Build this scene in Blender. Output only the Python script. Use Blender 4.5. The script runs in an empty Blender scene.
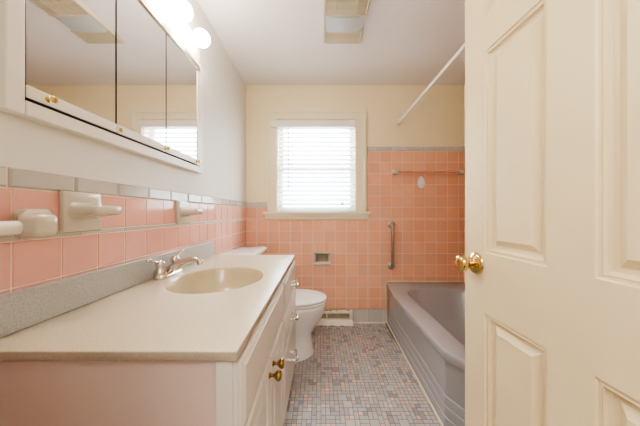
import bpy, bmesh, math, random
from mathutils import Vector, Matrix
random.seed(7)
scene = bpy.context.scene
COL = scene.collection
R = math.radians
CAMZ = 1.072
YB = 2.366      # back wall face
XL = -0.724     # left wall face
XR = 1.405      # right wall face
YF = 0.13       # front wall face
ZC = 2.323      # ceiling

# ------------------------------------------------------------------ materials
def mat(name, color, rough=0.5, metal=0.0, noise=0.0, scale=60.0, bump=0.0, coat=0.0, spec=0.5, trans=0.0, emit=None, estr=0.0, alpha=1.0, attr=None, detail=3.0, stretch=None, ior=1.45):
    m = bpy.data.materials.new(name); m.use_nodes = True
    nt = m.node_tree; b = nt.nodes['Principled BSDF']
    b.inputs['Base Color'].default_value = (*color, 1)
    b.inputs['Roughness'].default_value = rough
    b.inputs['Metallic'].default_value = metal
    b.inputs['Specular IOR Level'].default_value = spec
    b.inputs['Coat Weight'].default_value = coat
    b.inputs['Coat Roughness'].default_value = 0.08
    b.inputs['Transmission Weight'].default_value = trans
    b.inputs['IOR'].default_value = ior
    if emit:
        b.inputs['Emission Color'].default_value = (*emit, 1); b.inputs['Emission Strength'].default_value = estr
    col_out = None
    if attr:
        a = nt.nodes.new('ShaderNodeAttribute'); a.attribute_name = attr
        mx = nt.nodes.new('ShaderNodeMix'); mx.data_type = 'RGBA'; mx.blend_type = 'MULTIPLY'; mx.inputs[0].default_value = 1
        mx.inputs[6].default_value = (*color, 1); nt.links.new(a.outputs['Color'], mx.inputs[7]); col_out = mx.outputs[2]
        nt.links.new(col_out, b.inputs['Base Color'])
    if noise > 0 or bump > 0:
        tc = nt.nodes.new('ShaderNodeTexCoord'); n = nt.nodes.new('ShaderNodeTexNoise')
        n.inputs['Scale'].default_value = scale; n.inputs['Detail'].default_value = detail
        if stretch:
            mp = nt.nodes.new('ShaderNodeMapping'); mp.inputs['Scale'].default_value = stretch
            nt.links.new(tc.outputs['Object'], mp.inputs['Vector']); nt.links.new(mp.outputs['Vector'], n.inputs['Vector'])
        else:
            nt.links.new(tc.outputs['Object'], n.inputs['Vector'])
        if noise > 0:
            rp = nt.nodes.new('ShaderNodeValToRGB')
            rp.color_ramp.elements[0].position = .3; rp.color_ramp.elements[1].position = .7
            lo = 1 - noise
            rp.color_ramp.elements[0].color = (lo, lo, lo, 1); rp.color_ramp.elements[1].color = (1, 1, 1, 1)
            nt.links.new(n.outputs['Fac'], rp.inputs['Fac'])
            m2 = nt.nodes.new('ShaderNodeMix'); m2.data_type = 'RGBA'; m2.blend_type = 'MULTIPLY'; m2.inputs[0].default_value = 1
            if col_out: nt.links.new(col_out, m2.inputs[6])
            else: m2.inputs[6].default_value = (*color, 1)
            nt.links.new(rp.outputs['Color'], m2.inputs[7]); nt.links.new(m2.outputs[2], b.inputs['Base Color'])
        if bump > 0:
            bp = nt.nodes.new('ShaderNodeBump'); bp.inputs['Strength'].default_value = bump; bp.inputs['Distance'].default_value = .002
            nt.links.new(n.outputs['Fac'], bp.inputs['Height']); nt.links.new(bp.outputs['Normal'], b.inputs['Normal'])
    return m

def srgb(r, g, b):
    f = lambda c: (c/12.92 if c <= .04045 else ((c+.055)/1.055)**2.4)
    return (f(r/255), f(g/255), f(b/255))

M = {}
M['cream_paint'] = mat('cream paint', srgb(240, 223, 186), .55, noise=.03, scale=4, bump=.06)
M['daylit_paint'] = mat('daylit wall paint', srgb(232, 227, 217), .5, noise=.03, scale=4, bump=.06)  # cream wall whitened in colour to imitate window daylight on the left wall
M['ceiling_paint'] = mat('ceiling paint', srgb(242, 236, 233), .7, noise=.03, scale=3, bump=.05)
M['hall_paint'] = mat('hallway paint', srgb(232, 224, 210), .6, noise=.03, scale=4)
M['pink_tile'] = mat('pink glazed tile', srgb(231, 174, 143), .16, attr='tint', noise=.05, scale=9, bump=.03, coat=.3)
M['rose_tile'] = mat('rose glazed tile', srgb(229, 173, 158), .14, attr='tint', noise=.05, scale=9, bump=.03, coat=.3)
M['grey_tile'] = mat('grey glazed tile', srgb(200, 196, 188), .16, attr='tint', noise=.05, scale=9, coat=.3)
M['grout'] = mat('pale grout', srgb(246, 226, 206), .8, noise=.12, scale=30)
M['floor_grout'] = mat('grey floor grout', srgb(112, 100, 92), .85, noise=.15, scale=40)
M['mosaic'] = mat('mosaic tile', (1, 1, 1), .38, attr='tint', noise=.10, scale=14)
M['white_trim'] = mat('cream white trim paint', srgb(238, 225, 194), .35, noise=.03, scale=8)
M['door_paint'] = mat('cream door paint', srgb(233, 215, 175), .38, noise=.04, scale=5, bump=.04)
M['cabinet_paint'] = mat('white cabinet paint', srgb(214, 205, 196), .3, noise=.04, scale=6)
M['shaded_side'] = mat('shaded white side panel', srgb(206, 184, 174), .45, noise=.06, scale=4)  # white cabinet paint with the near end's pinkish shade put into the colour
M['cabinet_frame'] = mat('white enamelled wood', srgb(240, 234, 224), .3, noise=.02, scale=6)
M['counter'] = mat('speckled cultured marble', srgb(216, 203, 178), .3, noise=.16, scale=230, detail=2, coat=.1)
M['shaded_edge'] = mat('shaded marble edge', srgb(178, 164, 146), .4, noise=.2, scale=420, detail=2)  # countertop marble, darkened in colour to imitate shade on the slab edge
M['backsplash'] = mat('grey speckled marble', srgb(186, 184, 179), .35, noise=.28, scale=230, detail=2)
M['bowl_beige'] = mat('beige glossy bowl', srgb(196, 181, 148), .16, noise=.05, scale=300, coat=.4)
M['mirror'] = mat('mirror glass', (.92, .92, .92), .01, metal=1.0, noise=.01, scale=2)
M['dark_gap'] = mat('dark gap', (.05, .045, .04), .6, noise=.1)
M['chrome'] = mat('chrome', (.78, .77, .76), .12, metal=1, noise=.03, scale=30)
M['nickel'] = mat('warm nickel', srgb(214, 206, 198), .16, metal=1, noise=.06, scale=40)
M['steel'] = mat('brushed stainless steel', srgb(176, 164, 152), .28, metal=1, noise=.10, scale=50, stretch=(1, 1, .05))
M['brass'] = mat('polished brass', srgb(214, 188, 126), .14, metal=1, noise=.06, scale=30)
M['old_brass'] = mat('aged brass', srgb(150, 124, 74), .25, metal=1, noise=.12, scale=40)
M['track'] = mat('gilded aluminium track', srgb(196, 184, 160), .3, metal=.8, noise=.06, scale=30)
M['porcelain'] = mat('white porcelain', srgb(238, 234, 230), .1, noise=.015, scale=6, coat=.4)
M['ceramic'] = mat('beige grey glazed ceramic', srgb(206, 198, 182), .15, noise=.05, scale=10, coat=.4)
M['bar_plastic'] = mat('white plastic bar', srgb(246, 241, 230), .25, noise=.02, scale=10)
M['tub'] = mat('grey enamelled tub', srgb(164, 164, 168), .22, noise=.03, scale=6, coat=.5)
M['caulk'] = mat('cream caulk', srgb(232, 218, 194), .6, noise=.1, scale=30)
M['clear'] = mat('clear acrylic bar', srgb(240, 200, 180), .1, trans=.75, noise=.02, scale=10)
M['white_plastic'] = mat('white plastic', srgb(238, 230, 224), .35, noise=.02, scale=10)
M['register'] = mat('chipped cream register paint', srgb(240, 230, 208), .5, noise=.15, scale=28, detail=5)
M['rust'] = mat('rusty metal', srgb(92, 62, 44), .8, noise=.4, scale=40)
M['vent_beige'] = mat('beige vent plastic', srgb(206, 195, 168), .5, noise=.05, scale=10)
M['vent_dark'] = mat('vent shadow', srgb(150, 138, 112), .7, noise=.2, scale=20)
M['lens'] = mat('frosted light lens', srgb(190, 193, 194), .4, noise=.04, scale=20)
M['bulb'] = mat('lit frosted bulb', (1, .95, .88), .3, noise=.01, emit=(1.0, .92, .82), estr=38)
M['light_bar'] = mat('white light bar enamel', srgb(244, 238, 226), .25, noise=.02, scale=6)
M['holder_metal'] = mat('dull chrome holder', srgb(222, 212, 196), .25, metal=.4, noise=.08, scale=20)
M['holder_inside'] = mat('dim holder recess', srgb(176, 164, 144), .4, noise=.25, scale=18)
M['glass'] = mat('window glass', (1, 1, 1), .0, trans=1.0, noise=.0, ior=1.02)

# blind slats: white plastic that lets some daylight through
m = bpy.data.materials.new('translucent slat'); m.use_nodes = True
nt = m.node_tree; b = nt.nodes['Principled BSDF']; b.inputs['Base Color'].default_value = (.9, .92, .94, 1); b.inputs['Roughness'].default_value = .4
tr = nt.nodes.new('ShaderNodeBsdfTranslucent'); tr.inputs['Color'].default_value = (.92, .95, .98, 1)
n = nt.nodes.new('ShaderNodeTexNoise'); n.inputs['Scale'].default_value = 8
rp = nt.nodes.new('ShaderNodeMapRange'); rp.inputs['To Min'].default_value = .45; rp.inputs['To Max'].default_value = .55
ms = nt.nodes.new('ShaderNodeMixShader')
nt.links.new(n.outputs['Fac'], rp.inputs['Value']); nt.links.new(rp.outputs['Result'], ms.inputs['Fac'])
nt.links.new(b.outputs[0], ms.inputs[1]); nt.links.new(tr.outputs[0], ms.inputs[2]); nt.links.new(ms.outputs[0], nt.nodes['Material Output'].inputs['Surface'])
M['slat'] = m

# ------------------------------------------------------------------ mesh helpers
def new(): return bmesh.new()

def quad(bm, vs, mi=0):
    f = bm.faces.new(vs); f.material_index = mi; return f

def box(bm, x0, x1, y0, y1, z0, z1, mi=0):
    v = [bm.verts.new(p) for p in ((x0,y0,z0),(x1,y0,z0),(x1,y1,z0),(x0,y1,z0),(x0,y0,z1),(x1,y0,z1),(x1,y1,z1),(x0,y1,z1))]
    for i in ((0,3,2,1),(4,5,6,7),(0,1,5,4),(1,2,6,5),(2,3,7,6),(3,0,4,7)):
        quad(bm, [v[k] for k in i], mi)

def loft(bm, rings, cap0=True, cap1=True, mi=0, closed=True):
    rv = [[bm.verts.new(p) for p in r] for r in rings]
    n = len(rv[0])
    for a, b_ in zip(rv, rv[1:]):
        for i in range(n if closed else n-1):
            j = (i+1) % n
            quad(bm, (a[i], a[j], b_[j], b_[i]), mi)
    if cap0: quad(bm, list(reversed(rv[0])), mi)
    if cap1: quad(bm, rv[-1], mi)
    return rv

def tube(bm, pts, rad, seg=12, mi=0, squash=None):
    pts = [Vector(p) for p in pts]
    if not isinstance(rad, (list, tuple)): rad = [rad]*len(pts)
    rings = []; up = None
    for i, p in enumerate(pts):
        t = (pts[min(i+1, len(pts)-1)] - pts[max(i-1, 0)]).normalized()
        if up is None:
            up = Vector((0,0,1)) if abs(t.z) < .9 else Vector((1,0,0))
        u = (up - t*up.dot(t)).normalized(); w = t.cross(u); up = u
        sq = squash or 1.0
        rings.append([p + u*rad[i]*sq*math.cos(2*math.pi*k/seg) + w*rad[i]*math.sin(2*math.pi*k/seg) for k in range(seg)])
    loft(bm, rings, mi=mi)

def lathe(bm, prof, origin, axis, seg=24, mi=0):
    """prof: (radius, height along axis)"""
    o = Vector(origin); a = Vector(axis).normalized()
    u = a.orthogonal().normalized(); w = a.cross(u)
    loft(bm, [[o + a*h + (u*math.cos(2*math.pi*k/seg) + w*math.sin(2*math.pi*k/seg))*max(r, 1e-4) for k in range(seg)] for r, h in prof], mi=mi)

def spline(pts, n=6):
    pts = [Vector(p) for p in pts]; out = []
    for i in range(len(pts)-1):
        p0 = pts[max(i-1,0)]; p1 = pts[i]; p2 = pts[i+1]; p3 = pts[min(i+2,len(pts)-1)]
        for k in range(n):
            t = k/n
            out.append(.5*((2*p1)+(p2-p0)*t+(2*p0-5*p1+4*p2-p3)*t*t+(3*p1-p0-3*p2+p3)*t**3))
    out.append(pts[-1]); return out

def rrect(cx, cy, hx, hy, r, z, n=6):
    out = []
    for (sx, sy, a0) in ((1,1,0),(-1,1,90),(-1,-1,180),(1,-1,270)):
        for k in range(n+1):
            a = R(a0 + 90*k/n)
            out.append(Vector((cx+sx*(hx-r)+r*math.cos(a), cy+sy*(hy-r)+r*math.sin(a), z)))
    return out

def wloc(o):
    v = Vector((0,0,0))
    while o is not None:
        v += o.location; o = o.parent
    return v

def build(name, bm, mats, parent=None, bevel=0, local=False, smooth=True, angle=40, seg=2, solid=True):
    if parent is not None and not local:
        bmesh.ops.translate(bm, verts=bm.verts, vec=-wloc(parent))
    if solid: bmesh.ops.recalc_face_normals(bm, faces=bm.faces)
    me = bpy.data.meshes.new(name); bm.to_mesh(me); bm.free()
    for k in (mats if isinstance(mats, (list, tuple)) else [mats]): me.materials.append(M[k])
    if smooth:
        for p in me.polygons: p.use_smooth = True
        me.set_sharp_from_angle(angle=R(angle))
    o = bpy.data.objects.new(name, me); COL.objects.link(o)
    if parent is not None: o.parent = parent
    if bevel:
        md = o.modifiers.new('bevel', 'BEVEL'); md.width = bevel; md.segments = seg; md.limit_method = 'ANGLE'; md.angle_limit = R(40); md.harden_normals = True
    return o

def thing(name, label, cat, loc, group=None, kind=None):
    o = bpy.data.objects.new(name, None); COL.objects.link(o); o.location = loc; o.empty_display_size = .05
    if kind: o['kind'] = kind
    else:
        o['label'] = label; o['category'] = cat
    if group: o['group'] = group
    return o

def struct(o): o['kind'] = 'structure'; return o

def dup(root, loc, label):
    r = root.copy(); COL.objects.link(r); r.location = loc; r['label'] = label
    for ch in list(root.children):
        c = ch.copy(); COL.objects.link(c); c.parent = r
        for g in list(ch.children):
            d = g.copy(); COL.objects.link(d); d.parent = c
    return r

def subtract(rects, hole):
    out = []
    hx0, hx1, hz0, hz1 = hole
    for (a, b_, c, d) in rects:
        if b_ <= hx0 or a >= hx1 or d <= hz0 or c >= hz1: out.append((a, b_, c, d)); continue
        if a < hx0: out.append((a, hx0, c, d))
        if b_ > hx1: out.append((hx1, b_, c, d))
        x0 = max(a, hx0); x1 = min(b_, hx1)
        if c < hz0: out.append((x0, x1, c, hz0))
        if d > hz1: out.append((x0, x1, hz1, d))
    return [r for r in out if r[1]-r[0] > .004 and r[3]-r[2] > .004]

def tile_set(bm, lay, P, rects, mi, tints, g=.0016, d=.0016, bev=.0012):
    """raised tiles: rects (u0,u1,v0,v1), P(u,v,h)->point"""
    for (a, b_, c, e) in rects:
        t = random.choice(tints); s = random.uniform(.97, 1.03)
        colr = (t[0]*s, t[1]*s, t[2]*s, 1)
        o = [bm.verts.new(P(u, v, 0)) for u, v in ((a+g,c+g),(b_-g,c+g),(b_-g,e-g),(a+g,e-g))]
        k = g + bev
        i = [bm.verts.new(P(u, v, d)) for u, v in ((a+k,c+k),(b_-k,c+k),(b_-k,e-k),(a+k,e-k))]
        fs = [quad(bm, i, mi)] + [quad(bm, (o[q], o[(q+1)%4], i[(q+1)%4], i[q]), mi) for q in range(4)]
        for f in fs:
            for l in f.loops: l[lay] = colr

# ------------------------------------------------------------------ room shell
T = .14
# left, right, front walls
bm = new(); box(bm, XL-T, XL, YF-.12, YB+T, 0, ZC); wall_left = struct(build('wall_left', bm, 'daylit_paint', smooth=False))
bm = new(); box(bm, XR, XR+T, YF-.12, YB+T, 0, ZC); wall_right = struct(build('wall_right', bm, 'cream_paint', smooth=False))
# back wall with window opening and a niche for the recessed holder
WX0, WX1, WZ0, WZ1 = -.418, .345, 1.085, 1.985
HX0, HX1, HZ0, HZ1 = -.046, .086, .575, .678
bm = new()
for (a, b_, c, d) in subtract(subtract([(XL-T, XR+T, 0, ZC)], (WX0, WX1, WZ0, WZ1)), (HX0, HX1, HZ0, HZ1)):
    box(bm, a, b_, YB, YB+T, c, d)
wall_back = struct(build('wall_back', bm, 'cream_paint', smooth=False))
# front wall with the doorway the picture is taken from
DX0, DX1 = -.20, .585
bm = new()
for (a, b_, c, d) in subtract([(XL, XR, 0, ZC)], (DX0, DX1, -.01, 2.05)):
    box(bm, a, b_, YF-.12, YF, c, d)
wall_front = struct(build('wall_front', bm, 'daylit_paint', smooth=False))
bm = new(); box(bm, XL-T, XR+T, -1.75, YB+T, ZC, ZC+.1); struct(build('ceiling', bm, 'ceiling_paint', smooth=False))
# hallway outside the door
bm = new()
box(bm, -1.0, -.9, -1.75, YF-.12, 0, ZC); struct(build('wall_hall_left', bm, 'hall_paint', smooth=False))
bm = new()
box(bm, 1.45, 1.55, -1.75, YF-.12, 0, ZC); struct(build('wall_hall_right', bm, 'hall_paint', smooth=False))
bm = new()
box(bm, -1.0, 1.55, -1.85, -1.75, 0, ZC); struct(build('wall_hall_far', bm, 'hall_paint', smooth=False))

# floor: mosaic of single, double and square tiles
bm = new(); lay = bm.loops.layers.float_color.new('tint')
box(bm, -1.0, XR+T, -1.85, YB+T, -.06, 0, 0)
S = .0250
nx, ny = int((1.36)/S), int((YB-YF)/S)
used = set()
greys = [srgb(178,174,174), srgb(172,170,172), srgb(182,178,176), srgb(166,163,164), srgb(180,173,168)]
warms = [srgb(214,178,160), srgb(220,190,170), srgb(204,172,158), srgb(182,170,162), srgb(190,180,170)]
dark = [srgb(146,143,144), srgb(150,144,140)]
def P_floor(u, v, h): return (u, v, h)
for j in range(ny):
    for i in range(nx):
        if (i, j) in used: continue
        free = lambda a, b_: (a, b_) not in used and a < nx and b_ < ny
        r = random.random(); w = h = 1
        if r < .08 and free(i+1, j) and free(i, j+1) and free(i+1, j+1): w = h = 2
        elif r < .30 and free(i+1, j): w = 2
        elif r < .50 and free(i, j+1): h = 2
        for a in range(w):
            for b_ in range(h): used.add((i+a, j+b_))
        q = random.random()
        if w*h == 1: c = random.choice(warms) if q < .55 else (random.choice(greys) if q < .9 else random.choice(dark))
        else: c = random.choice(greys) if q < .82 else (random.choice(warms[3:]) if q < .9 else random.choice(dark))
        x0 = XL + .004 + i*S; y0 = YF + .002 + j*S
        tile_set(bm, lay, P_floor, [(x0, x0+w*S, y0, y0+h*S)], 1, [c], g=.0013, d=.0008, bev=.0006)
struct(build('floor', bm, ['floor_grout', 'mosaic'], smooth=False, solid=False))

# wainscot tile ---------------------------------------------------------------
TS = .1095
rows_low = [(1.005-TS*(k+1), 1.005-TS*k) for k in range(0, 8)]      # down to .129
ROW1 = (1.020, 1.130); STRIP = (1.005, 1.020); CAP = (1.130, 1.180)
pinks = [(1,1,1), (1.0,.97,.96), (.97,.98,1.0), (1.03,1.0,.98), (.98,.95,.93)]
whites = [(1,1,1), (.97,.97,.97), (1.02,1.01,1.0)]
def field(name, P, us, ue, ulist, rows, strip, caps, holes, parent, base, pinkmat='pink_tile', top=1.18, strip_mi=2):
    bm = new(); lay = bm.loops.layers.float_color.new('tint')
    rects = [(us, ue, 0, top)]
    for h in holes: rects = subtract(rects, h)
    for (a, b_, c, d) in rects:      # grout bed
        v = [bm.verts.new(P(u, w_, 0.002)) for u, w_ in ((a,c),(b_,c),(b_,d),(a,d))]; quad(bm, v, 0)
    def cut(rs):
        for h in holes: rs = subtract(rs, h)
        return [r for r in rs]
    cells = []
    for (z0, z1) in rows:
        for a, b_ in zip(ulist, ulist[1:]):
            a2, b2 = max(a, us), min(b_, ue)
            if b2 - a2 > .006: cells.append((a2, b2, z0, z1))
    Pt = lambda u, v, h: P(u, v, h+.002)
    tile_set(bm, lay, Pt, cut(cells), 1, pinks)
    st = []; u = us
    if strip:
        while u < ue - .006:
            st.append((u, min(u+.152, ue), strip[0], strip[1])); u += .152
        tile_set(bm, lay, Pt, cut(st), strip_mi, whites)
    bs = []; u = us
    while u < ue - .006 and base:
        bs.append((u, min(u+.152, ue), 0, base)); u += .152
    tile_set(bm, lay, Pt, cut(bs), 2, whites)
    for (ca, cb, z0, z1, off) in caps:
        u = ca + off; st = []
        if off > .01: st.append((ca, u, z0, z1))
        while u < cb - .006:
            st.append((u, min(u+.151, cb), z0, z1)); u += .151
        tile_set(bm, lay, Pt, st, 2, whites, d=.007, bev=.005)
    return build(name, bm, ['grout', pinkmat, 'grey_tile'], parent, smooth=False, solid=False)

# left wall: u = y, v = z  (wall faces +x)
P_left = lambda u, v, h: (XL+h, u, v)
ul = [.566-TS*5+TS*k for k in range(24)]
field('tile_wainscot', P_left, YF, YB, ul, [ROW1]+rows_low, STRIP, [(YF, YB, 1.130, 1.180, (.558-YF) % .151)], [], wall_left, .129, 'rose_tile')
# back wall: u = x, v = z (wall faces -y)
P_back = lambda u, v, h: (u, YB-h, v)
ub = [.478-TS*12+TS*k for k in range(24)]
hole_holder = (HX0-.004, HX1+.004, HZ0-.004, HZ1+.004)
bm_holes = [(-.50, .44, 1.02, 1.2), hole_holder]
field('tile_wainscot', P_back, XL, .462, ub, [ROW1]+rows_low, STRIP, [(XL, -.52, 1.130, 1.180, .0)], bm_holes, wall_back, .141, 'pink_tile', strip_mi=1)
rows_high = [(1.020+TS*k, 1.020+TS*(k+1)) for k in range(6)]
field('tile_surround', P_back, .462, XR, ub, rows_high+rows_low, STRIP, [(.462, XR, 1.677, 1.722, .08)], [], wall_back, .141, 'pink_tile', top=1.722, strip_mi=1)
P_right = lambda u, v, h: (XR-h, u, v)
field('tile_surround', P_right, .80, YB, ul, rows_high+rows_low, STRIP, [(.80, YB, 1.677, 1.722, .08)], [], wall_right, .141, 'pink_tile', top=1.722, strip_mi=1)

# ------------------------------------------------------------------ window
win = thing('window_1', None, None, (-.036, YB, 1.0), kind='structure')
bm = new()
cd = .022
def frame(bm, x0, x1, z0, z1, w, y0, y1, bottom=True):
    box(bm, x0, x0+w, y0, y1, z0, z1); box(bm, x1-w, x1, y0, y1, z0, z1)
    box(bm, x0+w, x1-w, y0, y1, z1-w, z1)
    if bottom: box(bm, x0+w, x1-w, y0, y1, z0, z0+w)
# casing: stepped boards
box(bm, -.500, WX0, YB-.020, YB, 1.085, 2.062); box(bm, WX1, .440, YB-.020, YB, 1.085, 2.062); box(bm, WX0, WX1, YB-.020, YB, WZ1, 2.062)
box(bm, -.506, -.484, YB-.030, YB-.0005, 1.085, 2.068); box(bm, .424, .446, YB-.030, YB-.0005, 1.085, 2.068); box(bm, -.484, .424, YB-.030, YB-.0005, 2.046, 2.068)
build('window_casing', bm, 'white_trim', win, bevel=.003)
bm = new()
box(bm, -.548, .486, YB-.052, YB+T-.02, 1.062, 1.085)
build('window_sill', bm, 'white_trim', win, bevel=.006)
bm = new()
prof = [(0, 1.062), (-.036, 1.062), (-.036, 1.048), (-.024, 1.032), (-.02, 1.012), (0, 1.012)]
loft(bm, [[Vector((x, YB+p[0], p[1])) for p in prof] for x in (-.532, .470)])
build('sill_apron', bm, 'white_trim', win, angle=30)
bm = new()
box(bm, WX0, WX0+.005, YB, YB+T, WZ0, WZ1); box(bm, WX1-.005, WX1, YB, YB+T, WZ0, WZ1); box(bm, WX0, WX1, YB, YB+T, WZ1-.018, WZ1)
build('window_jamb', bm, 'white_trim', win, bevel=.001)
bm = new()
frame(bm, WX0+.005, WX1-.005, WZ0, 1.535, .04, YB+.062, YB+.09); build('sash', bm, 'white_trim', win, bevel=.003)
bm = new()
frame(bm, WX0+.005, WX1-.005, 1.50, WZ1-.018, .04, YB+.094, YB+.122); build('sash', bm, 'white_trim', win, bevel=.003)
bm = new(); box(bm, WX0+.035, WX1-.035, YB+.074, YB+.078, WZ0+.03, 1.50); build('pane', bm, 'glass', win, smooth=False)
bm = new(); box(bm, WX0+.035, WX1-.035, YB+.106, YB+.110, 1.53, WZ1-.05); build('pane', bm, 'glass', win, smooth=False)

# blind
bl = thing('window_blind', 'white horizontal slat blind hanging in the bright window above the sill', 'blind', (-.036, YB+.02, 1.09))
bm = new(); box(bm, -.470, .330, YB-.062, YB-.023, 1.895, 1.953)
build('valance', bm, 'cabinet_frame', bl, bevel=.004)
bm = new(); box(bm, WX0+.009, WX1-.007, YB+.000, YB+.045, 1.925, 1.964); build('headrail', bm, 'white_plastic', bl, bevel=.002)
bm = new(); box(bm, .285, .331, YB-.074, YB-.0625, 1.888, 1.953); box(bm, .298, .322, YB-.082, YB-.074, 1.905, 1.945)
build('cord_lock', bm, 'cabinet_frame', bl, bevel=.003)
NS = 19
for k in range(NS):
    z = 1.118 + k*(1.905-1.118)/(NS-1)
    bm = new(); rings = []
    hw = .024; tilt = R(40)
    for x in (WX0+.009, WX1-.007):
        ring = []
        for s_ in (1, -1):
            for q in range(7):
                u = (-1 + 2*q/6)*s_
                cr = .003*(1-u*u) + s_*.0012
                dy = u*hw*math.cos(tilt) - cr*math.sin(tilt); dz = u*hw*math.sin(tilt) + cr*math.cos(tilt)
                ring.append(Vector((x, YB+.022+dy, z+dz)))
        rings.append(ring)
    loft(bm, rings); build('slat', bm, 'slat', bl)
bm = new(); box(bm, WX0+.009, WX1-.007, YB+.002, YB+.042, 1.0875, 1.100); build('bottom_rail', bm, 'slat', bl, bevel=.003)
bm = new(); tube(bm, [(-.308, YB-.012, 1.92), (-.308, YB-.016, 1.6), (-.308, YB-.014, 1.29)], .004, 8); build('tilt_wand', bm, 'ceramic', bl)
for x in (.208, .224):
    bm = new(); tube(bm, [(x, YB-.008, 1.92), (x, YB-.010, 1.19)], .0012, 6)
    pc = build('pull_cord', bm, 'ceramic', bl)
    bm = new(); lathe(bm, [(.002, .045), (.006, .03), (.007, .005), (.004, 0)], (x, YB-.010, 1.145), (0,0,1), 10); build('tassel', bm, 'ceramic', pc)
for x in (-.27, .17):
    for dy in (-.004, .046):
        bm = new(); tube(bm, [(x, YB+dy, 1.09), (x, YB+dy, 1.93)], .0010, 6)
        build('ladder_cord', bm, 'white_plastic', bl)

# ------------------------------------------------------------------ bathtub
tub = thing('bathtub', 'grey enamelled built-in bathtub with stepped apron along the right side', 'bathtub', (1.0, 1.6, 0))
top_poly = [(.648,2.355),(.605,2.02),(.605,1.193),(.662,1.085),(.662,.85),(1.398,.85),(1.398,2.355)]
base_poly = [(.657,2.355),(.645,2.02),(.620,1.205),(.674,1.095),(.674,.86),(1.396,.86),(1.396,2.355)]
cx, cy = 1.02, 1.62
def ray_poly(poly, a):
    d = Vector((math.cos(a), math.sin(a))); best = None
    for p, q in zip(poly, poly[1:]+poly[:1]):
        p = Vector(p)-Vector((cx,cy)); q = Vector(q)-Vector((cx,cy)); e = q-p
        den = d.x*e.y - d.y*e.x
        if abs(den) < 1e-9: continue
        t = (p.x*e.y - p.y*e.x)/den; s_ = (p.x*d.y - p.y*d.x)/den
        if t > 0 and -1e-6 <= s_ <= 1+1e-6 and (best is None or t < best): best = t
    return Vector((cx, cy)) + d*best
angs = [2*math.pi*k/112 for k in range(112)]
crn = [math.atan2(p[1]-cy, p[0]-cx) % (2*math.pi) for p in top_poly]
for c in crn:      # snap the closest sample onto each outline corner
    i = min(range(len(angs)), key=lambda k: abs(angs[k]-c)); angs[i] = c
def outer(w, z, inset=0):
    poly = [(a[0]*(1-w)+b_[0]*w, a[1]*(1-w)+b_[1]*w) for a, b_ in zip(base_poly, top_poly)]
    out = []
    for a in angs:
        p = ray_poly(poly, a); d = Vector((cx,cy))-p
        p = p + d.normalized()*inset
        out.append(Vector((p.x, p.y, z)))
    return out
def inner(x0, x1, y0, y1, r, z):
    hx, hy = (x1-x0)/2, (y1-y0)/2; mx, my = (x0+x1)/2, (y0+y1)/2
    poly = [(v.x, v.y) for v in rrect(mx, my, hx, hy, r, 0, 10)]
    return [Vector((*ray_poly(poly, a), z)) for a in angs]
rings = [outer(0,0), outer(0,.052), outer(0,.056,.0015), outer(0,.059,.006), outer(0,.099,.0065), outer(0,.103,.008), outer(0,.106,.0125), outer(0,.146,.013), outer(0,.150,.0145), outer(0,.153,.019),
         outer(.12,.335,.019), outer(.6,.347,.011), outer(1,.353,.003), outer(1,.358), outer(1,.384), outer(1,.390,.0015), outer(1,.394,.005), outer(1,.3955,.011), outer(1,.396,.022)]
rings += [inner(.725,1.345,.935,2.205,.20,.396), inner(.735,1.335,.945,2.193,.20,.392), inner(.746,1.325,.955,2.178,.20,.374),
          inner(.765,1.305,.99,2.14,.19,.25), inner(.79,1.28,1.03,2.05,.17,.12), inner(.83,1.24,1.08,1.97,.15,.07), inner(.90,1.17,1.16,1.88,.10,.058)]
bm = new(); loft(bm, rings)
shell = build('tub_shell', bm, 'tub', tub, angle=30)
NA = len(angs); ci = {min(range(NA), key=lambda k: abs(angs[k]-c)) for c in crn}
for e in shell.data.edges:      # crisp vertical arrises at the bends of the apron
    a, b_ = e.vertices
    if a % NA == b_ % NA and a % NA in ci and max(a, b_) < 17*NA: e.use_edge_sharp = True
bm = new(); lathe(bm, [(.028,0),(.028,.003),(.02,.004),(.018,.001)], (1.03,1.2,.059), (0,0,1), 20); build('drain', bm, 'chrome', tub)
# sealant beads
bm = new()
pts = [(.650, YB-.008, .0), (.643, YB-.008, .36)] + [(.643+.025*(1-math.cos(a)), YB-.008, .38+.025*math.sin(a)) for a in (0,.4,.8,1.2,1.57)] + [(.9, YB-.008, .405), (1.39, YB-.008, .405)]
tube(bm, pts, .007, 8)
struct(build('trim_1', bm, 'caulk'))
bm = new(); tube(bm, [(.652, 2.35, .003), (.641, 2.02, .003), (.616, 1.205, .003), (.668, 1.095, .003), (.668, .86, .003)], .0055, 8)
struct(build('trim_2', bm, 'caulk'))
bm = new(); tube(bm, [(XL+.02, YB-.010, .003), (.645, YB-.010, .003)], .006, 8)
struct(build('trim_3', bm, 'caulk'))

# ------------------------------------------------------------------ vanity cabinet
cab = thing('vanity_cabinet', 'white painted vanity cabinet with brass door knobs and chrome drawer pulls', 'cabinet', (-.44, 1.04, 0))
bm = new()
CX0, CXF = -.708, -.178
Y0, Y1 = .492, 1.586
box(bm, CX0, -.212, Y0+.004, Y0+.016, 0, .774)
build('side_panel', bm, 'shaded_side', cab, bevel=.001)
bm = new()
box(bm, CX0, -.212, Y1-.016, Y1, 0, .774)
build('side_panel', bm, 'cabinet_paint', cab, bevel=.001)
bm = new()
box(bm, CX0, CX0+.01, Y0+.016, Y1-.016, .1, .774); box(bm, CX0+.01, -.212, Y0+.016, Y1-.016, .1, .115); box(bm, -.262, -.25, Y0+.016, Y1-.016, 0, .1)
build('carcass', bm, 'cabinet_paint', cab, bevel=.001)
bm = new()
for (a, b_) in ((Y0, .535), (1.045, 1.09), (1.545, Y1)): box(bm, -.212, CXF, a, b_, .09, .774)
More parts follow.
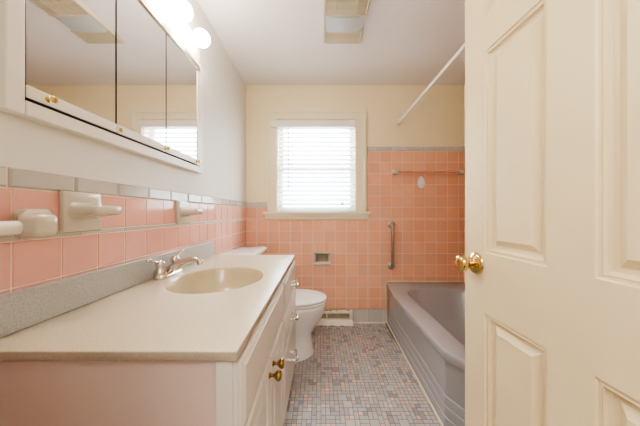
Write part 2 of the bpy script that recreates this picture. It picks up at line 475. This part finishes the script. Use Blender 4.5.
for (c, d) in ((.735, .774), (.59, .62), (.09, .135)):
    for (a, b_) in ((.535, 1.045), (1.09, 1.545)): box(bm, -.212, CXF, a, b_, c, d)
for (a, b_) in ((1.09, 1.545),): box(bm, -.212, CXF, a, b_, .43, .46)
box(bm, -.212, CXF, Y0, .535, 0, .09); box(bm, -.212, CXF, 1.545, Y1, 0, .09)
build('face_frame', bm, 'cabinet_paint', cab, bevel=.0012)
def panel_front(bm, y0, y1, z0, z1, x0, x1, margin=.045):
    """overlay front facing +x with a routed raised panel"""
    rect = lambda i, x: [Vector((x, y0+i, z0+i)), Vector((x, y1-i, z0+i)), Vector((x, y1-i, z1-i)), Vector((x, y0+i, z1-i))]
    m_ = margin
    loft(bm, [rect(0, x0), rect(0, x1-.006), rect(.003, x1-.002), rect(.008, x1), rect(m_-.012, x1), rect(m_-.008, x1-.006), rect(m_-.002, x1-.007), rect(m_+.014, x1-.001), rect(m_+.016, x1)])
def cab_knob(y, z, parent):
    bm = new(); lathe(bm, [(.009,0),(.009,.003),(.005,.006),(.005,.015),(.012,.022),(.0165,.028),(.0165,.032),(.012,.038),(.001,.040)], (-.160, y, z), (1,0,0), 20)
    k = build('knob', bm, 'old_brass', parent); k['label'] = 'round aged brass knob'
def slab_front(bm, y0, y1, z0, z1, x0, x1):
    rect = lambda i, x: [Vector((x, y0+i, z0+i)), Vector((x, y1-i, z0+i)), Vector((x, y1-i, z1-i)), Vector((x, y0+i, z1-i))]
    loft(bm, [rect(0, x0), rect(0, x1-.011), rect(.004, x1-.009), rect(.0045, x1-.006), rect(.010, x1-.0035), rect(.017, x1-.0012), rect(.0175, x1)])
bm = new(); slab_front(bm, .498, 1.060, .610, .766, CXF, -.158); build('false_drawer_front', bm, 'cabinet_paint', cab, angle=20)
for (a, b_, ky) in ((.498, .787, .760), (.793, 1.060, .820)):
    bm = new(); panel_front(bm, a, b_, .118, .600, CXF, -.160, .05); d = build('door', bm, 'cabinet_paint', cab, angle=20)
    cab_knob(ky, .562, d)
for (c, d_, kz) in ((.610, .765, .692), (.452, .600, .515), (.118, .442, .298)):
    bm = new(); slab_front(bm, 1.075, 1.582, c, d_, CXF, -.158); dr = build('drawer', bm, 'cabinet_paint', cab, angle=20)
    bm = new()
    for s_ in (-1, 1):
        lathe(bm, [(.009,0),(.009,.003),(.005,.006),(.005,.028)], (-.158, 1.31+s_*.038, kz), (1,0,0), 12)
    tube(bm, spline([(-.134,1.258,kz+.008),(-.132,1.272,kz),(-.125,1.29,kz-.010),(-.121,1.31,kz-.014),(-.125,1.33,kz-.010),(-.132,1.348,kz),(-.134,1.362,kz+.008)]), [.004]+[.0062]*35+[.004], 12)
    build('pull', bm, 'chrome', dr)['label'] = 'curved chrome pull'

# ------------------------------------------------------------------ countertop with integral bowl
top = thing('vanity_countertop', 'speckled off-white countertop with beige oval sink and grey backsplash', 'countertop', (-.44, 1.04, .775))
TX0, TX1, TY0, TY1, TZ = -.714, -.165, .482, 1.597, .797
SX, SY, SA, SB = -.432, 1.03, .186, .207
N = 96
an = [2*math.pi*k/N for k in range(N)]
for (px, py) in ((TX0,TY0),(TX1,TY0),(TX1,TY1),(TX0,TY1)):
    c = math.atan2(py-SY, px-SX) % (2*math.pi); i = min(range(N), key=lambda k: abs(an[k]-c)); an[i] = c
def rect_ray(a, ins, z):
    dx, dy = math.cos(a), math.sin(a); t = 9
    if dx > 1e-9: t = min(t, (TX1-ins-SX)/dx)
    if dx < -1e-9: t = min(t, (TX0+ins-SX)/dx)
    if dy > 1e-9: t = min(t, (TY1-ins-SY)/dy)
    if dy < -1e-9: t = min(t, (TY0+ins-SY)/dy)
    return Vector((SX+dx*t, SY+dy*t, z))
def ell(a, k, z):
    dx, dy = math.cos(a), math.sin(a); t = 1/math.sqrt((dx/SA)**2+(dy/SB)**2)
    return Vector((SX+dx*t*k, SY+dy*t*k, z))
bm = new()
loft(bm, [[ell(a, 1.25, TZ-.022) for a in an], [rect_ray(a, .002, TZ-.022) for a in an], [rect_ray(a, 0, TZ-.020) for a in an], [rect_ray(a, 0, TZ-.0025) for a in an]], cap0=False, cap1=False, mi=2)
loft(bm, [[rect_ray(a, 0, TZ-.0025) for a in an], [rect_ray(a, .0008, TZ-.0007) for a in an], [rect_ray(a, .003, TZ) for a in an],
          [ell(a, 1.12, TZ) for a in an], [ell(a, 1.06, TZ+.001) for a in an], [ell(a, 1.03, TZ+.0015) for a in an], [ell(a, 1.0, TZ-.002) for a in an]], cap0=False, cap1=False, mi=0)
loft(bm, [[ell(a, k, TZ+z) for a in an] for k, z in ((1.0,-.002),(.975,-.010),(.94,-.028),(.89,-.055),(.80,-.088),(.66,-.112),(.48,-.126),(.28,-.133),(.1,-.136))], cap0=False, mi=1)
bmesh.ops.remove_doubles(bm, verts=bm.verts, dist=1e-5)
build('counter_slab', bm, ['counter', 'bowl_beige', 'shaded_edge'], top, angle=50)
bm = new(); box(bm, TX0, TX0+.017, TY0, TY1, TZ+.0005, .890); build('backsplash', bm, 'backsplash', top, bevel=.004)
bm = new(); lathe(bm, [(.024,0),(.024,.003),(.018,.005),(.016,.002),(.001,.003)], (SX, SY, TZ-.137), (0,0,1), 20); build('drain', bm, 'chrome', top)

# ------------------------------------------------------------------ faucet
fx, fy, fz = -.662, 1.06, TZ
fa = thing('faucet', 'warm nickel centerset faucet with two lever handles behind the sink', 'faucet', (fx, fy, fz))
bm = new()
loft(bm, [rrect(fx, fy, .027, .080, .026, fz+.001), rrect(fx, fy, .027, .080, .026, fz+.010), rrect(fx, fy, .022, .074, .021, fz+.018), rrect(fx, fy, .012, .06, .011, fz+.020)])
build('base', bm, 'nickel', fa, angle=50)
bm = new()
pts = spline([(fx-.004,fy,fz+.012),(fx+.004,fy,fz+.028),(fx+.030,fy,fz+.044),(fx+.068,fy,fz+.064),(fx+.105,fy,fz+.073),(fx+.130,fy,fz+.067),(fx+.140,fy,fz+.050)], 6)
n_ = len(pts); tube(bm, pts, [.020-.009*min(1, i/(n_*.7)) + (.002 if i > n_-6 else 0) for i in range(n_)], 16)
build('spout', bm, 'nickel', fa, angle=60)
for s_ in (-1, 1):
    y = fy + s_*.051
    bm = new()
    lathe(bm, [(.025,.014),(.026,.024),(.0235,.034),(.017,.043),(.016,.052),(.019,.060),(.019,.068),(.012,.077),(.001,.080)], (fx-.004, y, fz), (0,0,1), 20)
    h = build('handle', bm, 'nickel', fa, angle=50)
    bm = new()
    pts = spline([(fx-.004,y,fz+.068),(fx-.006,y+s_*.02,fz+.073),(fx-.008,y+s_*.045,fz+.083),(fx-.008,y+s_*.070,fz+.092)], 5)
    tube(bm, pts, [.008,.0075,.007,.0062,.0058,.0056,.0056,.0058,.006,.0065,.0072,.008,.0088,.0092,.0085,.004], 12)
    build('lever', bm, 'nickel', h, angle=60)
bm = new(); tube(bm, [(fx-.022,fy,fz+.018),(fx-.022,fy,fz+.05)], .0025, 8); lathe(bm, [(.002,0),(.005,.003),(.005,.008),(.001,.011)], (fx-.022,fy,fz+.048), (0,0,1), 12)
build('lift_rod', bm, 'nickel', fa)

# ------------------------------------------------------------------ toilet
TYC = 1.885
to = thing('toilet', 'white porcelain toilet with closed lid between vanity and back wall', 'toilet', (-.3, TYC, 0))
def egg(xb, xf, hw, z, n=48, p=2.3, xm=None):
    out = []
    xm = xm if xm is not None else (xb+xf)/2 - (xf-xb)*.05
    for k in range(n):
        a = 2*math.pi*k/n; c, s_ = math.cos(a), math.sin(a)
        L = (xf-xm) if c > 0 else (xm-xb)
        e = 2/2.05 if c > 0 else 2/p
        out.append(Vector((xm + L*math.copysign(abs(c)**e, c), TYC + hw*math.copysign(abs(s_)**(2/2.1), s_), z)))
    return out
bm = new()
loft(bm, [egg(-.50,-.045,.168,.0), egg(-.50,-.045,.168,.012), egg(-.49,-.054,.160,.03), egg(-.49,-.062,.140,.10), egg(-.49,-.062,.132,.155), egg(-.49,-.030,.136,.20),
          egg(-.49,.005,.150,.255), egg(-.48,.032,.172,.315), egg(-.48,.045,.182,.36), egg(-.48,.048,.184,.378), egg(-.47,.042,.178,.386),
          egg(-.40,-.01,.13,.384), egg(-.38,-.03,.115,.35), egg(-.36,-.06,.09,.25), egg(-.33,-.10,.06,.20)], cap1=True)
build('bowl', bm, 'porcelain', to, angle=60)
bm = new()
loft(bm, [egg(-.44,.048,.183,.389), egg(-.445,.053,.188,.394), egg(-.445,.053,.188,.402), egg(-.44,.049,.184,.406)])
build('seat', bm, 'porcelain', to, angle=60)
bm = new()
loft(bm, [egg(-.455,.050,.185,.409), egg(-.46,.055,.190,.413), egg(-.46,.055,.190,.421), egg(-.455,.050,.185,.427), egg(-.43,.02,.16,.430), egg(-.38,-.04,.11,.4315)])
build('seat_lid', bm, 'porcelain', to, angle=60)
for s_ in (-1, 1):
    bm = new(); loft(bm, [rrect(-.462, TYC+s_*.075, .016, .022, .008, z) for z in (.388, .428)] )
    build('hinge', bm, 'porcelain', to, bevel=.003)
bm = new()
loft(bm, [rrect(-.60, TYC, .085, .185, .04, .375), rrect(-.60, TYC, .092, .195, .045, .39), rrect(-.605, TYC, .105, .212, .045, .60), rrect(-.605, TYC, .108, .216, .045, .748)])
build('tank', bm, 'porcelain', to, angle=50)
bm = new()
loft(bm, [rrect(-.585, TYC, .125, .222, .05, .750), rrect(-.584, TYC, .130, .229, .055, .756), rrect(-.584, TYC, .130, .229, .055, .774), rrect(-.585, TYC, .125, .223, .05, .783), rrect(-.587, TYC, .11, .205, .045, .787)])
build('tank_lid', bm, 'porcelain', to, angle=50)
bm = new()
lathe(bm, [(.014,0),(.014,.006),(.009,.012),(.006,.022)], (-.4965, TYC-.15, .70), (1,0,0), 14)
tube(bm, [(-.478,TYC-.15,.70),(-.474,TYC-.12,.697),(-.474,TYC-.075,.69)], [.006,.0055,.007], 10)
build('flush_lever', bm, 'chrome', to)
for s_ in (-1, 1):
    bm = new(); lathe(bm, [(.016,0),(.015,.012),(.008,.022),(.001,.024)], (-.24, TYC+s_*.158, .016), (0,0,1), 14)
    build('bolt_cap', bm, 'porcelain', to)

# ------------------------------------------------------------------ medicine cabinet
MX = -.694
mc = thing('medicine_cabinet', 'white framed three-door mirrored medicine cabinet on the left wall', 'cabinet', (XL, .98, 1.3))
bm = new()
FY0, FY1, FZ0, FZ1 = .532, 1.428, 1.302, 1.93
def sideframe(bm, a, b_, c, d, w, x0, x1):
    box(bm, x0, x1, a, a+w, c, d); box(bm, x0, x1, b_-w, b_, c, d); box(bm, x0, x1, a+w, b_-w, c, c+w); box(bm, x0, x1, a+w, b_-w, d-.02, d)
sideframe(bm, FY0, FY1, FZ0, FZ1, .036, XL+.0005, MX+.004)
build('frame', bm, 'cabinet_frame', mc, bevel=.004)
bm = new(); box(bm, XL+.0005, MX-.014, FY0+.03, FY1-.03, FZ0+.03, FZ1-.018); build('back_box', bm, 'dark_gap', mc)
bm = new(); box(bm, MX-.012, MX+.008, FY0+.037, FY1-.036, 1.886, 1.910); build('top_track', bm, 'track', mc, bevel=.002)
bm = new(); box(bm, MX-.012, MX+.004, FY1-.062, FY1-.0365, 1.343, 1.886); build('side_strip', bm, 'cabinet_frame', mc, bevel=.002)
ds = [(.5695, .822), (.825, 1.090), (1.093, 1.364)]
for i, (a, b_) in enumerate(ds):
    bm = new(); box(bm, MX-.008, MX-.001, a+.001, b_-.001, 1.345, 1.886)
    d = build('mirror_door', bm, ['dark_gap'], mc)
    bm = new(); box(bm, MX-.0008, MX, a+.002, b_-.002, 1.374, 1.885); build('mirror', bm, 'mirror', d, smooth=False)
    bm = new(); box(bm, MX-.0008, MX+.005, a+.0005, b_-.0005, 1.345, 1.374); build('bottom_rail', bm, 'cabinet_frame', d, bevel=.0015)
    ky = [.613, 1.078, 1.348][i]
    bm = new(); lathe(bm, [(.0075,0),(.0075,.002),(.0035,.004),(.0035,.010),(.008,.013),(.009,.017),(.006,.021),(.001,.022)], (MX+.005, ky, 1.359), (1,0,0), 16)
    build('knob', bm, 'brass', d)['label'] = 'small round brass knob'
bm = new(); box(bm, MX+.0052, MX+.008, .829, .842, 1.352, 1.366); build('catch', bm, 'brass', mc, bevel=.001)

# light bar above the cabinet
lb = thing('vanity_light', 'white light bar with round glowing bulbs above the mirrored cabinet', 'light fixture', (XL, .98, 1.93))
bm = new()
rect = lambda i, x: [Vector((x, .53+i, 1.934+i)), Vector((x, 1.425-i, 1.934+i)), Vector((x, 1.425-i, 2.085-i)), Vector((x, .53+i, 2.085-i))]
loft(bm, [rect(0, XL+.0005), rect(0, XL+.014), rect(.006, XL+.020), rect(.012, XL+.022)])
build('light_bar', bm, 'light_bar', lb, angle=30)
for y in (.769, .948, 1.127, 1.306):
    bm = new(); lathe(bm, [(.026,0),(.026,.004),(.019,.006),(.019,.020)], (XL+.022, y, 2.015), (1,0,0), 24)
    s = build('socket', bm, 'light_bar', lb, angle=40)
    bm = new(); prof = [(.014, .016)]
    for k in range(1, 13):
        a = math.pi*(k/13)
        if a > .38: prof.append((.044*math.sin(a), .062-.044*math.cos(a)))
    prof.append((.001, .106))
    lathe(bm, prof, (XL+.022, y, 2.015), (1,0,0), 28)
    build('bulb', bm, 'bulb', s, angle=80)

# ------------------------------------------------------------------ ceramic fixtures on the left wall
def ceramic_shelf(y0, label):
    t = thing('ceramic_shelf', label, 'bathroom shelf', (XL+.010, y0, 1.020), group='ceramic shelves set in the left wall tile')
    bm = new()
    PW = .118
    rc = lambda i, h: [Vector((XL+.0055+h, y0+i, 1.016+i)), Vector((XL+.0055+h, y0+PW-i, 1.016+i)), Vector((XL+.0055+h, y0+PW-i, 1.135-i)), Vector((XL+.0055+h, y0+i, 1.135-i))]
    loft(bm, [rc(0,0), rc(0,.006), rc(.002,.010), rc(.007,.013), rc(.02,.0135)])
    build('plate', bm, 'ceramic', t, angle=30)
    bm = new()
    rings = []
    for (h, hy, zt, zb) in ((.012,.050,1.104,1.052), (.018,.048,1.099,1.056), (.03,.047,1.096,1.059), (.065,.046,1.095,1.064), (.083,.044,1.0945,1.066), (.091,.039,1.093,1.068), (.094,.030,1.090,1.072)):
        yc = y0 + PW/2; x = XL+.0055+h; r = min(hy, (zt-zb)*.5)*.8; ring = []
        for (sy, sz, a0) in ((1,1,0),(-1,1,90),(-1,-1,180),(1,-1,270)):
            for k in range(5):
                a = R(a0+90*k/4)
                ring.append(Vector((x, yc+sy*(hy-r)+r*math.cos(a), (zt+zb)/2+sz*((zt-zb)/2-r)+r*math.sin(a))))
        rings.append(ring)
    loft(bm, rings); build('shelf', bm, 'ceramic', t, angle=50)
    return t
sh = ceramic_shelf(.667, 'near beige ceramic shelf fixture on pink tile beside the white towel bar bracket')
dup(sh, (XL+.010, 1.205, 1.020), 'far beige ceramic shelf fixture on pink tile beyond the faucet')

tb = thing('towel_bar', 'white towel bar in a rounded ceramic bracket low on the left wall', 'towel bar', (XL, .58, 1.02))
bm = new(); tube(bm, [(-.668, .17, 1.0395), (-.668, .55, 1.0395)], .0155, 20); build('bar', bm, 'bar_plastic', tb)
for y in (.557, .16):
    bm = new(); rings = []
    for (h, yo, hy, zc, hz) in ((0,.046,.038,1.047,.037), (.008,.046,.038,1.047,.037), (.018,.044,.036,1.048,.035), (.030,.032,.034,1.048,.031), (.042,.012,.030,1.045,.028), (.055,.002,.026,1.043,.0265), (.080,0,.0255,1.043,.0265), (.090,0,.024,1.043,.025), (.095,0,.019,1.043,.020), (.097,0,.010,1.043,.011)):
        rings.append([Vector((XL+.0055+h, v.x, v.y)) for v in rrect(y+yo, zc, hy, hz, min(hy,hz)*.55, 0, 5)])
    loft(bm, rings)
    build('bracket', bm, 'ceramic', tb, angle=60)

# ------------------------------------------------------------------ back wall fixtures
yt = YB-.0052
g = thing('grab_bar', 'stainless steel vertical grab bar on the pink tile above the tub', 'grab bar', (.70, YB, .53))
for z in (.962, .556):
    bm = new(); lathe(bm, [(.037,0),(.037,.004),(.030,.010),(.018,.013)], (.695, yt, z), (0,-1,0), 24); build('flange', bm, 'steel', g)
bm = new()
pts = [(.695,yt-.008,.962)] + [(.695, yt-.028-.022*math.sin(a), .962-.022*(1-math.cos(a))) for a in (0,.4,.8,1.2,1.57)] + [(.695,yt-.05,.76)] + [(.695, yt-.028-.022*math.cos(a), .556+.022*(1-math.sin(a))) for a in (0,.4,.8,1.2,1.57)] + [(.695,yt-.008,.556)]
tube(bm, pts, .0155, 16); build('bar', bm, 'steel', g, angle=60)

t2 = thing('towel_bar', 'clear acrylic towel bar between two pale ceramic posts on the back wall', 'towel bar', (1.04, YB, 1.46))
for x in (.728, 1.358):
    bm = new()
    rc = lambda hx, h: [Vector((v.x, yt-h, v.y)) for v in rrect(x, 1.468, hx, hx, .006, 0, 4)]
    loft(bm, [rc(.026,0), rc(.026,.006), rc(.021,.012), rc(.018,.03), rc(.020,.055), rc(.016,.062)])
    build('post', bm, 'ceramic', t2, angle=40)
bm = new(); tube(bm, [(.735, yt-.04, 1.464), (1.352, yt-.04, 1.464)], .0095, 14); build('bar', bm, 'clear', t2)

hk = thing('wall_hook', 'small pinkish white oval hook stuck on tile under the clear bar', 'hook', (.985, YB, 1.37))
bm = new()
ov = lambda k, h: [Vector((.985+.034*k*math.cos(2*math.pi*i/28)*(1-.12*math.sin(2*math.pi*i/28)), yt-h, 1.370+.060*k*math.sin(2*math.pi*i/28))) for i in range(28)]
loft(bm, [ov(1,0), ov(1,.006), ov(.93,.011), ov(.75,.014), ov(.4,.015)])
hp = build('hook_plate', bm, 'white_plastic', hk, angle=60)
bm = new(); tube(bm, spline([(.985,yt-.012,1.352),(.985,yt-.024,1.336),(.985,yt-.034,1.338),(.985,yt-.036,1.350)],5), .0055, 10); build('hook_lip', bm, 'white_plastic', hk)

rh = thing('recessed_holder', 'small dull chrome recessed paper holder below the window', 'holder', (.02, YB, .57))
bm = new()
ox0, ox1, oz0, oz1 = -.064, .104, .562, .694
rr = lambda x0, x1, z0, z1, y: [Vector((x0,y,z0)), Vector((x1,y,z0)), Vector((x1,y,z1)), Vector((x0,y,z1))]
loft(bm, [rr(ox0,ox1,oz0,oz1,yt+.001), rr(ox0,ox1,oz0,oz1,yt-.006), rr(ox0+.005,ox1-.005,oz0+.005,oz1-.005,yt-.010), rr(HX0+.002,HX1-.002,HZ0+.002,HZ1-.002,yt-.008), rr(HX0+.003,HX1-.003,HZ0+.003,HZ1-.003,YB+.0)], cap0=False, cap1=False)
build('frame', bm, 'holder_metal', rh, angle=25)
bm = new()
loft(bm, [rr(HX0+.003,HX1-.003,HZ0+.003,HZ1-.003,YB), rr(HX0+.003,HX1-.003,HZ0+.003,HZ1-.003,YB+.04), rr(HX0+.02,HX1-.02,HZ0+.015,HZ1-.015,YB+.055)], cap0=False)
build('recess', bm, 'holder_inside', rh, angle=25, solid=False)
bm = new()
pf = [(YB-.012, .566), (YB-.034, .574), (YB-.036, .596), (YB-.031, .601), (YB-.026, .590), (YB-.010, .584)]
loft(bm, [[Vector((x, p[0], p[1])) for p in pf] for x in (-.058, .098)]); build('front_lip', bm, 'holder_metal', rh, bevel=.001)

# floor register
rg = thing('wall_register', 'chipped cream metal heat register frame at the base of the back wall', 'register', (.13, YB, 0))
bm = new()
RX0, RX1 = -.04, .312
box(bm, RX0, RX1, YB-.034, YB-.010, .102, .132); box(bm, RX1-.024, RX1, YB-.042, YB-.010, .012, .102); box(bm, RX0, RX0+.024, YB-.042, YB-.010, .012, .102)
box(bm, .062, .072, YB-.036, YB-.014, .05, .102)
loft(bm, [[Vector((x, YB-.010, .048)), Vector((x, YB-.040, .048)), Vector((x, YB-.078, .008)), Vector((x, YB-.078, .0015)), Vector((x, YB-.010, .0015))] for x in (RX0-.004, RX1+.002)])
build('register_frame', bm, 'register', rg, bevel=.002)
random.seed(3)
for k in range(6):
    x = RX0+.02+random.random()*.28
    bm = new(); box(bm, x, x+.012+random.random()*.03, YB-.0352, YB-.03, .1295, .1332); build('rust_patch', bm, 'rust', rg)
for k in range(6):
    x = RX0+.0+random.random()*.28
    bm = new(); box(bm, x, x+.015+random.random()*.03, YB-.0790, YB-.07, .0012, .004+random.random()*.004); build('rust_patch', bm, 'rust', rg)
bm = new(); box(bm, RX0+.02, RX1-.02, YB-.0095, YB-.0075, .05, .10); build('duct_back', bm, 'holder_inside', rg)

# shower rod
sr = thing('shower_rod', 'white shower curtain rod running high above the tub', 'shower rod', (.7625, 1.2, 1.95))
bm = new(); tube(bm, [(.7625, YB-.012, 1.950), (.7625, YF+.012, 1.950)], .0125, 16); build('rod', bm, 'bar_plastic', sr)
for (y, d_) in ((YB, -1), (YF, 1)):
    bm = new(); lathe(bm, [(.024,0.0005),(.024,.006),(.016,.012),(.015,.022)], (.7625, y, 1.950), (0,d_,0), 20); build('flange', bm, 'ceramic', sr)

# ------------------------------------------------------------------ ceiling vent with lamp
cv = thing('ceiling_vent_light', 'beige ceiling exhaust fan with grille and frosted light panel', 'vent', (.156, 1.5, ZC))
VX0, VX1, VY0, VY1, VZ = .022, .290, 1.24, 1.744, 2.292
bm = new()
box(bm, VX0, VX0+.014, VY0, VY1, VZ, ZC-.0005); box(bm, VX1-.010, VX1, VY0, 1.50, VZ, ZC-.0005)
box(bm, VX0+.014, VX1-.010, VY0, VY0+.014, VZ, ZC-.0005); box(bm, VX0+.014, VX1-.008, VY1-.012, VY1, VZ, ZC-.0005)
box(bm, VX0+.014, VX1-.010, 1.488, 1.504, VZ-.002, ZC-.0005); box(bm, VX0+.014, VX1-.010, 1.628, 1.640, VZ, ZC-.0005)
box(bm, VX1-.010, VX1, 1.628, VY1, VZ, ZC-.0005)
build('housing', bm, 'vent_beige', cv, bevel=.003)
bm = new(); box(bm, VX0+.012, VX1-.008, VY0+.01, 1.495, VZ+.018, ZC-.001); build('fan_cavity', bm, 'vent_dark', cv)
bm = new()
k = VY0+.02
while k < 1.485:
    box(bm, VX0+.014, VX1-.010, k, k+.0045, VZ+.002, VZ+.016); k += .0105
for x in (.09, .156, .222): box(bm, x-.003, x+.003, VY0+.014, 1.488, VZ+.001, VZ+.016)
build('grille', bm, 'vent_beige', cv)
bm = new()
sec = [(VX0+.016, VZ+.004), (VX0+.05, VZ-.004), (.156, VZ-.006), (VX1-.05, VZ-.003), (VX1-.014, VZ+.006), (VX1-.014, VZ+.02), (VX0+.016, VZ+.02)]
loft(bm, [[Vector((x, y, z)) for x, z in sec] for y in (1.505, 1.627)]); build('light_lens', bm, 'lens', cv, angle=40)
bm = new(); box(bm, VX0+.013, VX1-.010, 1.640, VY1-.012, VZ+.005, ZC-.001)
for q in range(7): box(bm, VX0+.02, VX1-.016, 1.645+q*.0125, 1.650+q*.0125, VZ+.001, VZ+.006)
build('end_louver', bm, 'vent_beige', cv)

# ------------------------------------------------------------------ door
dr = thing('door_1', None, None, (.5585+.035, .178, .012), kind='structure')
LW, DH, DT = .708, 2.02, .035
# local: x along leaf from the hinge, y thickness (0..DT, room face at y=DT towards -x of the room), z up
ang = math.atan2(.885-.177, .53-.5585)
dr.rotation_euler.z = ang
zs = [(.235, .735), (.930, 1.584), (1.698, 1.905)]
xs = [(.0965, .305), (.402, .6105)]
bm = new()
# stiles, mullions, rails
for (a, b_) in ((0, xs[0][0]), (xs[0][1], xs[1][0]), (xs[1][1], LW)): box(bm, a, b_, 0, DT, 0, DH)
zr = [0, zs[0][0], zs[0][1], zs[1][0], zs[1][1], zs[2][0], zs[2][1], DH]
for (a, b_) in xs:
    for q in (0, 2, 4, 6): box(bm, a, b_, 0, DT, zr[q], zr[q+1])
prof = [(0, 0), (.003, .0045), (.008, .0055), (.011, .004), (.0135, .011), (.018, .015), (.021, .016), (.028, .016), (.044, .007), (.046, .005)]
for (a, b_) in xs:
    for (c, d_) in zs:
        for side in (0, 1):
            rings = []
            for (i, dep) in prof:
                y = dep if side == 0 else DT-dep
                rings.append([Vector((a+i, y, c+i)), Vector((b_-i, y, c+i)), Vector((b_-i, y, d_-i)), Vector((a+i, y, d_-i))])
            loft(bm, rings, cap0=False, cap1=True)
build('door_leaf', bm, 'door_paint', dr, local=True, angle=20)
kx, kz = LW-.059, .889
for (y, s_, nm) in ((DT, 1, 0), (0, -1, 1)):
    bm = new()
    lathe(bm, [(.038,0),(.038,.003),(.034,.008),(.024,.012),(.014,.015)], (kx, y, kz), (0, s_, 0), 32)
    ro = build('rosette', bm, 'brass', dr, local=True, angle=50)
    bm = new()
    lathe(bm, [(.012,.012),(.011,.026),(.013,.032),(.020,.036),(.0265,.043),(.0285,.051),(.027,.058),(.022,.063),(.015,.0655),(.013,.0645),(.001,.0645)], (kx, y, kz), (0, s_, 0), 32)
    build('door_knob', bm, 'brass', ro, local=True, angle=50)
for z in (.22, 1.0, 1.8):
    bm = new(); tube(bm, [(-.006, DT+.004, z-.045), (-.006, DT+.004, z+.045)], .006, 10); box(bm, 0, .02, DT-.0005, DT+.0015, z-.045, z+.045)
    build('hinge', bm, 'brass', dr, local=True)
# door frame (jambs) in the front wall
bm = new()
box(bm, DX0, DX0+.02, YF-.125, YF+.005, 0, 2.05); box(bm, DX1-.015, DX1, YF-.125, YF+.005, 0, 2.05); box(bm, DX0+.02, DX1-.015, YF-.125, YF+.005, 2.035, 2.05)
struct(build('trim_4', bm, 'white_trim', bevel=.002))

# ------------------------------------------------------------------ light
w = bpy.data.worlds.new('World'); scene.world = w; w.use_nodes = True
bg = w.node_tree.nodes['Background']; bg.inputs['Color'].default_value = (.90, .95, 1.0, 1); bg.inputs['Strength'].default_value = 20.0

def area(name, loc, rot, sx, sy, power, color):
    l = bpy.data.lights.new(name, 'AREA'); l.shape = 'RECTANGLE'; l.size = sx; l.size_y = sy; l.energy = power; l.color = color
    o = bpy.data.objects.new(name, l); COL.objects.link(o); o.location = loc; o.rotation_euler = rot; return o
area('hall_fill', (.2, -.85, ZC-.02), (0, 0, 0), .9, .9, 17, (1, .95, .88))  # added fill light in the unseen hallway, brightens the room through the doorway
area('front_fill', (.05, -.55, 1.75), (R(72), 0, 0), .7, .5, 4.5, (1, .96, .92))  # added soft fill from behind the camera, no real fixture

# ------------------------------------------------------------------ camera
cam = bpy.data.cameras.new('camera'); cam.sensor_width = 36; cam.lens = 242/640*36; cam.clip_start = .01
co = bpy.data.objects.new('camera', cam); COL.objects.link(co); co.location = (0, 0, CAMZ); co.rotation_euler = (R(90), 0, 0)
scene.camera = co
scene.view_settings.view_transform = 'AgX'
scene.view_settings.look = 'AgX - Medium High Contrast'
scene.view_settings.exposure = 0.75
